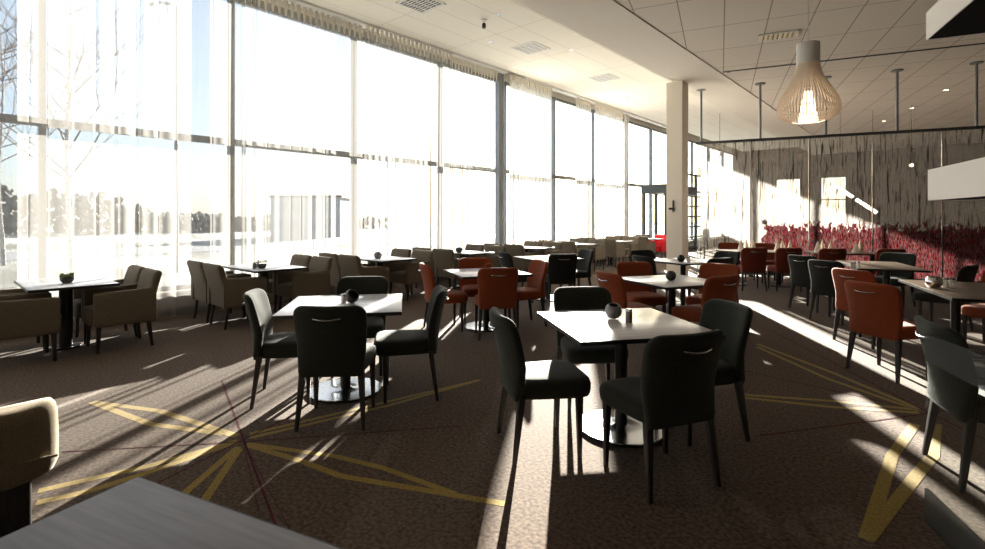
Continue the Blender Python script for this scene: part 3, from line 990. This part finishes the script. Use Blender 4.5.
# ================================================================ REED SCREEN
SL = cw(5.11, 12.50)
sdir = RV * 0.910 + FV * -0.415
st = thing('reed_screen', 'tall see-through screen of resin panels with dried reeds and red grass, hung on poles', 'screen', SL, math.atan2(sdir.y, sdir.x))
bm = B(); box(bm, -0.03, 7.2, -0.03, 0.03, 3.24, 3.30); obj('top_rail', bm, M['aludark'], st)
bm = B(); box(bm, -0.03, 7.2, -0.025, 0.025, 0.05, 0.11)
for s in (0.3, 1.2, 2.4, 3.6, 4.8, 6.0):
    box(bm, s - 0.05, s + 0.05, -0.08, 0.08, 0, 0.05)
obj('bottom_rail', bm, M['aludark'], st)
for i in range(6):
    bm = B(); box(bm, i * 1.195 + 0.012, (i + 1) * 1.195 - 0.012, -0.006, 0.006, 0.11, 3.24); obj('resin_panel', bm, M['reed'], st, False)
for i in range(7):
    bm = B(); box(bm, max(0, i * 1.195 - 0.010), i * 1.195 + 0.012, -0.012, 0.012, 0.11, 3.24); obj('seam_profile', bm, M['steel'], st, False)
for s in (0.10, 1.40, 2.72, 4.02, 5.33):
    bm = B(); lathe(bm, [(0.026, 3.30), (0.026, CL - 0.012), (0.11, CL - 0.012), (0.11, CL + 0.013)], 16, s, 0, True); obj('pole', bm, M['alu'], st)

# ================================================================ LAMPS
# slatted birch pendant
LP = cw(2.62, 4.15)
t = thing('slatted_pendant_lamp', 'pear-shaped pendant of thin birch slats with glowing centre', 'lamp', LP, 0)
ztop = 2.868
bm = B(); lathe(bm, [(0.055, ztop + 0.004), (0.085, ztop), (0.085, 2.695), (0.079, 2.692), (0.079, ztop - .01)], 36, 0, 0, False)
obj('cap', bm, M['white'], t)
bm = B()
prof = [(0.081, 2.71), (0.087, 2.66), (0.105, 2.60), (0.140, 2.53), (0.180, 2.465), (0.210, 2.405), (0.225, 2.350), (0.223, 2.305), (0.205, 2.265), (0.165, 2.238), (0.12, 2.226)]
ns = 60
for k in range(ns):
    a = 2 * PI * k / ns
    ca, sa = math.cos(a), math.sin(a)
    rings = []
    for r, z in prof:
        rings.append([((r + dr) * ca - w * sa, (r + dr) * sa + w * ca, z) for dr, w in ((-0.003, -0.0032), (0.003, -0.0032), (0.003, 0.0032), (-0.003, 0.0032))])
    loft(bm, rings)
for r, z in ((0.17, 2.48), (0.222, 2.33), (0.12, 2.226)):
    tube(bm, [((r - .004) * math.cos(2 * PI * i / 40), (r - .004) * math.sin(2 * PI * i / 40), z) for i in range(41)], 0.003, 5)
obj('slatted_shade', bm, M['birch'], t, False)
bm = B(); lathe(bm, [(0.0, 2.475), (0.034, 2.47), (0.040, 2.42), (0.062, 2.29), (0.072, 2.232), (0.068, 2.225), (0.0, 2.23)], 28, 0, 0, False)
obj('glowing_diffuser', bm, M['opal'], t)
bm = B(); tube(bm, [(0, 0, ztop), (0, 0, 3.6), (0, 0, CL)], 0.004, 6); lathe(bm, [(0.05, CL - 0.03), (0.05, CL + 0.014)], 16, 0, 0, True)
obj('cord', bm, M['white'], t)


def box_lamp(label, x, d, z0, h, ln, wd):
    """Oblong box pendant: white fabric sides, black lining below; far-left corner at x, d."""
    o = thing('box_pendant_lamp', label, 'lamp', cw(x, d), R2A)
    bm = B()
    for x0, x1, y0, y1 in ((0, 0.012, -ln, 0), (wd - 0.012, wd, -ln, 0), (0.012, wd - 0.012, -0.012, 0), (0.012, wd - 0.012, -ln, -ln + 0.012), ):
        box(bm, x0, x1, y0, y1, z0, z0 + h)
    obj('shade', bm, M['shadewhite'], o, False)
    bm = B(); box(bm, 0.012, wd - 0.012, -ln + 0.012, -0.012, z0 + 0.005, z0 + 0.02); obj('lower_panel', bm, M['blackhole'], o, False)
    bm = B(); box(bm, 0.012, wd - 0.012, -ln + 0.012, -0.012, z0 + h - 0.02, z0 + h - 0.005); obj('upper_panel', bm, M['shadewhite'], o, False)
    for yy in (-1.20, -ln + 0.15):
        bm = B(); tube(bm, [(wd / 2, yy, z0 + h - 0.01), (wd / 2, yy, CL + 0.014)], 0.002, 6); obj('cord', bm, M['blackmetal'], o)
    return o


box_lamp('long white box pendant low over the right table', 5.05, 5.80, 1.62, 0.355, 1.9, 0.40)
box_lamp('white box pendant with black underside high in the top right corner', 5.62, 6.48, 3.72, 0.355, 2.6, 1.1)

# ================================================================ CEILING FIXTURES
def vent(label, p, z, w, l, rz, m=None, slat=None, n=9, hw=0.010):
    t = thing('ceiling_vent', label, 'vent', (p.x, p.y, z), rz, 'ceiling vents')
    bm = B()
    for x0, x1, y0, y1 in ((-w / 2, w / 2, -l / 2, -l / 2 + .03), (-w / 2, w / 2, l / 2 - .03, l / 2), (-w / 2, -w / 2 + .03, -l / 2, l / 2), (w / 2 - .03, w / 2, -l / 2, l / 2)):
        box(bm, x0, x1, y0, y1, -0.012, 0.004)
    obj('frame', bm, M['white'], t, False)
    bm = B()
    for i in range(n):
        y = -l / 2 + 0.05 + (l - 0.1) * i / (n - 1)
        box(bm, -w / 2 + .03, w / 2 - .03, y - hw, y + hw, -0.010, 0.0)
    for i in range(1, 4):
        x = -w / 2 + w * i / 4
        box(bm, x - 0.008, x + 0.008, -l / 2 + .03, l / 2 - .03, -0.009, -0.001)
    obj('grille', bm, slat or M['white'], t, False)
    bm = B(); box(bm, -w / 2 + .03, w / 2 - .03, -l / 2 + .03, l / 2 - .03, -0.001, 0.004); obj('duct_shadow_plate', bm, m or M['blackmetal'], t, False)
    return t


vent('square white ceiling grille nearest us, cut by the top frame edge', fl(421, 3, CH), CH - 0.002, 0.6, 0.6, 0)
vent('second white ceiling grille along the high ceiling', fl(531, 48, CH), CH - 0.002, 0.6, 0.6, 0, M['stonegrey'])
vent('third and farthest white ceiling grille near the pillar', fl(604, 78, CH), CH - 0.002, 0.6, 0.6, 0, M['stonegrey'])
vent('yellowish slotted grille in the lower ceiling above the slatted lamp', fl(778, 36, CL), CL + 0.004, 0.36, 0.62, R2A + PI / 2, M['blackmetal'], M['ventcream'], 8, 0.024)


def downlight(label, px, py, z, m, r=0.07, group='recessed downlights'):
    p = fl(px, py, z)
    t = thing('downlight', label, 'downlight', (p.x, p.y, z), 0, group)
    bm = B(); lathe(bm, [(r, 0.012), (r, -0.006), (r * 0.78, -0.008), (r * 0.72, 0.006)], 20, 0, 0, False); obj('trim_ring', bm, M['white'], t)
    bm = B(); lathe(bm, [(r * 0.72, -0.002), (0.001, -0.003)], 20, 0, 0, True); obj('lens', bm, m, t)
    return t


downlight('recessed downlight in the high ceiling, above the steel column', 497, 15, CH, M['steel'])
downlight('recessed downlight in the high ceiling, lower left of its neighbour', 571, 50, CH, M['steel'])
downlight('recessed downlight in the high ceiling closest to the curtain rail', 491, 42, CH, M['steel'])
downlight('recessed downlight in the high ceiling closest to the pillar', 628, 98, CH, M['steel'])
downlight('recessed downlight at the corner of the lower panel ceiling by the beam', 729, 72, CL + 0.01, M['steel'])
downlight('lit downlight over the screen, upper right near the box pendant', 946, 90, CL + 0.01, M['litwarm'])
downlight('lit downlight over the screen, second from the right', 912, 108, CL + 0.01, M['litwarm'])
downlight('lit downlight over the screen, third from the right', 884, 121, CL + 0.01, M['litwarm'])
t = thing('ceiling_spotlight', 'small dark spotlight on the high ceiling between grille and beam', 'spotlight', (*fl(484, 20, CH).xy, CH), 0.6)
bm = B(); lathe(bm, [(0.05, 0.0), (0.05, -0.02), (0.012, -0.022), (0.012, -0.06)], 16, 0, 0, True); obj('mount', bm, M['white'], t)
bm = B(); lathe(bm, [(0.028, -0.06), (0.036, -0.08), (0.036, -0.15), (0.03, -0.152)], 16, 0, 0, True); obj('head', bm, M['blackmetal'], t)

# bracket on the pillar
t = thing('wall_bracket', 'small black bracket on the face of the cream pillar', 'bracket', (pc.x - 0.02, pc.y - 0.19, 0), 0)
bm = B(); box(bm, -0.015, 0.015, -0.02, 0.0, 1.55, 1.82); box(bm, -0.10, 0.03, -0.03, 0.0, 1.60, 1.65)
obj('plate', bm, M['blackmetal'], t, False)

# slanted light strip and warm lamps behind the screen
a, b = cw(10.45, 15.2, 2.36), cw(11.45, 14.9, 1.56)
t = thing('light_strip', 'slanted bright light strip glimpsed behind the reed screen', 'lamp', (a.x, a.y, 0), 0)
bm = B(); tube(bm, [(0, 0, a.z), tuple((a.lerp(b, 0.42) - Vector((a.x, a.y, 0))))], 0.05, 10); obj('upper_tube', bm, M['litstrip'], t)
bm = B(); tube(bm, [tuple(a.lerp(b, 0.5) - Vector((a.x, a.y, 0))), tuple(b - Vector((a.x, a.y, 0)))], 0.05, 10); obj('lower_tube', bm, M['litstrip'], t)
bm = B()
for q in (0.1, 0.9):
    p = a.lerp(b, q) - Vector((a.x, a.y, 0)); tube(bm, [(p.x, p.y, p.z), (p.x, p.y, CL + 0.014)], 0.006, 5)
obj('hanger', bm, M['alu'], t)


def globe(label, x, d, z, r):
    t = thing('globe_lamp', label, 'lamp', cw(x, d), 0)
    bm = B(); bmesh.ops.create_uvsphere(bm, u_segments=16, v_segments=10, radius=r); bmesh.ops.translate(bm, vec=(0, 0, z), verts=bm.verts[:])
    obj('globe', bm, M['litwarm'], t)
    bm = B(); tube(bm, [(0, 0, z + r * 0.9), (0, 0, CL + 0.014)], 0.006, 5); obj('cord', bm, M['blackmetal'], t)


globe('small warm globe lamp behind the left part of the screen', 7.0, 15.4, 2.25, 0.06)
globe('warm globe lamp behind the right part of the screen', 11.9, 14.2, 2.9, 0.05)

# ================================================================ LOW GLASS DIVIDER
ddir = (-0.287, -0.958)
dv = thing('glass_divider', 'low glass divider with frosted bands at the right edge, before the dark green chair', 'divider', cw(2.04, 2.35), yaw_of(*ddir))
bm = B(); box(bm, -0.008, 0.008, 0, 1.15, 0.755, 0.885); obj('upper_frosted_band', bm, M['frost'], dv, False)
bm = B(); box(bm, -0.008, 0.008, 0, 1.15, 0.0, 0.155); obj('lower_frosted_band', bm, M['frost'], dv, False)
bm = B(); box(bm, -0.006, 0.006, 0, 1.15, 0.155, 0.755); obj('clear_pane', bm, M['clear'], dv, False)

# ================================================================ OUTSIDE
GZ = -0.30
bm = B(); box(bm, -120, WX - 0.2, -70, 150, GZ - 0.2, GZ)
struct('ground', bm, M['snow'])
bm = B(); box(bm, -34, -27, -70, 150, GZ, GZ + 0.02)
struct('road', bm, M['asphalt'])
bm = B(); box(bm, -8.4, 30, 30.3, 150, GZ - 0.2, GZ)
struct('ground_far', bm, M['snow'])


def bare_tree(label, p, h, seed, spread=1.0, cat='tree'):
    r = random.Random(seed)
    t = thing('bare_tree', label, cat, p, 0)
    bm = B()
    tr = [(0.06 * math.sin(i * 1.3 + seed), 0.06 * math.cos(i * 0.9), h * i / 10) for i in range(11)]
    tube(bm, tr, 0.07, 8, 0, 0.012)
    obj('trunk', bm, M['bark'], t)
    bm = B()

    def br(p0, d, ln, rr, dep):
        pts = [p0]
        q = p0.copy(); dd = d.copy()
        for i in range(4):
            dd = (dd + Vector((r.uniform(-.18, .18), r.uniform(-.18, .18), r.uniform(-.02, .16)))).normalized()
            q = q + dd * ln / 4
            pts.append(q.copy())
        tube(bm, pts, rr, 5, 0, rr * 0.3)
        if dep:
            for i in range(4):
                s = pts[1 + i % 4]
                nd = (dd + Vector((r.uniform(-.9, .9), r.uniform(-.9, .9), r.uniform(-.1, .6)))).normalized()
                br(s, nd, ln * r.uniform(0.4, 0.6), rr * 0.5, dep - 1)
    for i in range(26):
        z = h * r.uniform(0.26, 0.97)
        a = r.uniform(0, 2 * PI)
        d = Vector((math.cos(a), math.sin(a), r.uniform(0.35, 0.9))).normalized()
        br(Vector((0, 0, z)), d, spread * (h - z) * 0.42 + 0.5, 0.022, 2)
    obj('branches', bm, M['twig'], t, False)
    return t


bare_tree('slender bare birch close outside the leftmost windows', cw(-11.6, 13.7, GZ), 10.5, 3)
bare_tree('bare birch farther out, faint beyond the left frame edge', cw(-17.5, 17.8, GZ), 9.0, 8)
t = thing('street_lamp', 'tall street lamp seen through the curtain left of the second window post', 'street lamp', cw(-9.8, 15.5, GZ), 0)
bm = B(); tube(bm, [(0, 0, 0), (0, 0, 4), (0, 0, 8.3)], 0.07, 10, 0, 0.04); obj('pole', bm, M['alu'], t)
bm = B(); tube(bm, [(0, 0, 8.3), tuple(RV * -0.5 + Vector((0, 0, 8.38))), tuple(RV * -0.9 + Vector((0, 0, 8.3)))], 0.05, 8); obj('head', bm, M['alu'], t)

# hazy belt of trees beyond the road: nobody could count them
bm = B(); r = random.Random(4)
ico = bmesh.new(); bmesh.ops.create_icosphere(ico, subdivisions=1, radius=1.0)
icov = [v.co.copy() for v in ico.verts]; icof = [[v.index for v in f.verts] for f in ico.faces]; ico.free()
for i in range(6000):
    y = -60 + 106 * i / 6000 + r.uniform(-1, 1)
    x = -70 + r.uniform(-9, 9)
    top = 3.9 + 0.7 * math.sin(y * 0.21) + 0.45 * math.sin(y * 0.57 + 1) + 0.3 * math.sin(y * 1.7)
    if y > 6:
        top *= max(0.4, 1 - (y - 6) / 42)  # belt lowered towards the sun, shaping in the glare that hides it
    z = GZ + top * (1 - r.random() ** 1.6 * 0.95) - 0.25
    w = r.uniform(0.16, 0.42)
    vs = [bm.verts.new((x + c.x * w * r.uniform(.6, 1.4), y + c.y * w * r.uniform(.6, 1.4), z + c.z * w * r.uniform(.6, 1.5))) for c in icov]
    for f in icof:
        bm.faces.new([vs[q] for q in f])
tag(obj('treeline', bm, M['farleaf'], None, True, 180), 'hazy belt of trees along the horizon beyond the road', 'trees', None, 'stuff')

bl = thing('office_building', 'low grey building with window bands seen through the curtains', 'building', (*cw(-16.5, 46.0).xy, GZ), YAW)
bm = B(); box(bm, -2.6, 3.4, -3, 3, 0, 3.4); obj('walls', bm, M['facade'], bl, False)
bm = B(); box(bm, -2.75, 3.55, -3.1, 3.1, 3.4, 3.6); obj('roof', bm, M['aludark'], bl, False)
for z in (0.7, 2.1):
    for i in range(4):
        bm = B(); box(bm, -2.2 + i * 1.4, -1.2 + i * 1.4, -3.03, -2.98, z, z + 0.9); obj('window', bm, M['facadewin'], bl, False)

# ================================================================ LIGHT
SAZ, SEL = rad(32.8), rad(14.8)
sdirv = Vector((-math.sin(SAZ) * math.cos(SEL), math.cos(SAZ) * math.cos(SEL), math.sin(SEL)))
sun = bpy.data.lights.new('sun', 'SUN')
sun.energy = 40.0
sun.angle = rad(0.55)
sun.color = (1.0, 0.93, 0.82)
so = bpy.data.objects.new('sun', sun); C.objects.link(so)
so.rotation_euler = sdirv.to_track_quat('Z', 'Y').to_euler()

w = bpy.data.worlds.new('sky'); bpy.context.scene.world = w
w.use_nodes = True
n, l = w.node_tree.nodes, w.node_tree.links
bg = n['Background']
sky = n.new('ShaderNodeTexSky')
sky.sky_type = 'NISHITA'
sky.sun_disc = False
sky.sun_elevation = SEL
sky.sun_rotation = -SAZ
sky.air_density = 1.0
sky.dust_density = 1.2
sky.ozone_density = 1.5
mxs = n.new('ShaderNodeMixRGB'); mxs.inputs['Fac'].default_value = 0.60; mxs.inputs['Color2'].default_value = (3.0, 3.5, 4.2, 1)
l.new(sky.outputs['Color'], mxs.inputs['Color1']); l.new(mxs.outputs['Color'], bg.inputs['Color'])
bg.inputs['Strength'].default_value = 0.32

pl = bpy.data.lights.new('pendant_bulb', 'POINT'); pl.energy = 2.0; pl.color = (1, 0.80, 0.58); pl.shadow_soft_size = 0.05
po = bpy.data.objects.new('pendant_bulb', pl); C.objects.link(po); po.location = LP + Vector((0, 0, 2.20))

# ================================================================ CAMERA
cam = bpy.data.cameras.new('camera')
cam.sensor_width = 36.0
cam.sensor_fit = 'HORIZONTAL'
cam.lens = FPX / 985.0 * 36.0
cam.shift_y = -(549 / 2 - HY) / 985.0
cam.clip_start = 0.02
cam.clip_end = 500
co = bpy.data.objects.new('camera', cam); C.objects.link(co)
co.location = (0, 0, EYE)
co.rotation_euler = (rad(90), 0, YAW)
S = bpy.context.scene
S.camera = co
S.view_settings.view_transform = 'Standard'
S.view_settings.look = 'None'
S.view_settings.exposure = 0.6
S.view_settings.gamma = 1.0
S.cycles.use_denoising = True
S.cycles.max_bounces = 10
S.cycles.diffuse_bounces = 5
S.cycles.transparent_max_bounces = 24
S.cycles.sample_clamp_indirect = 8.0
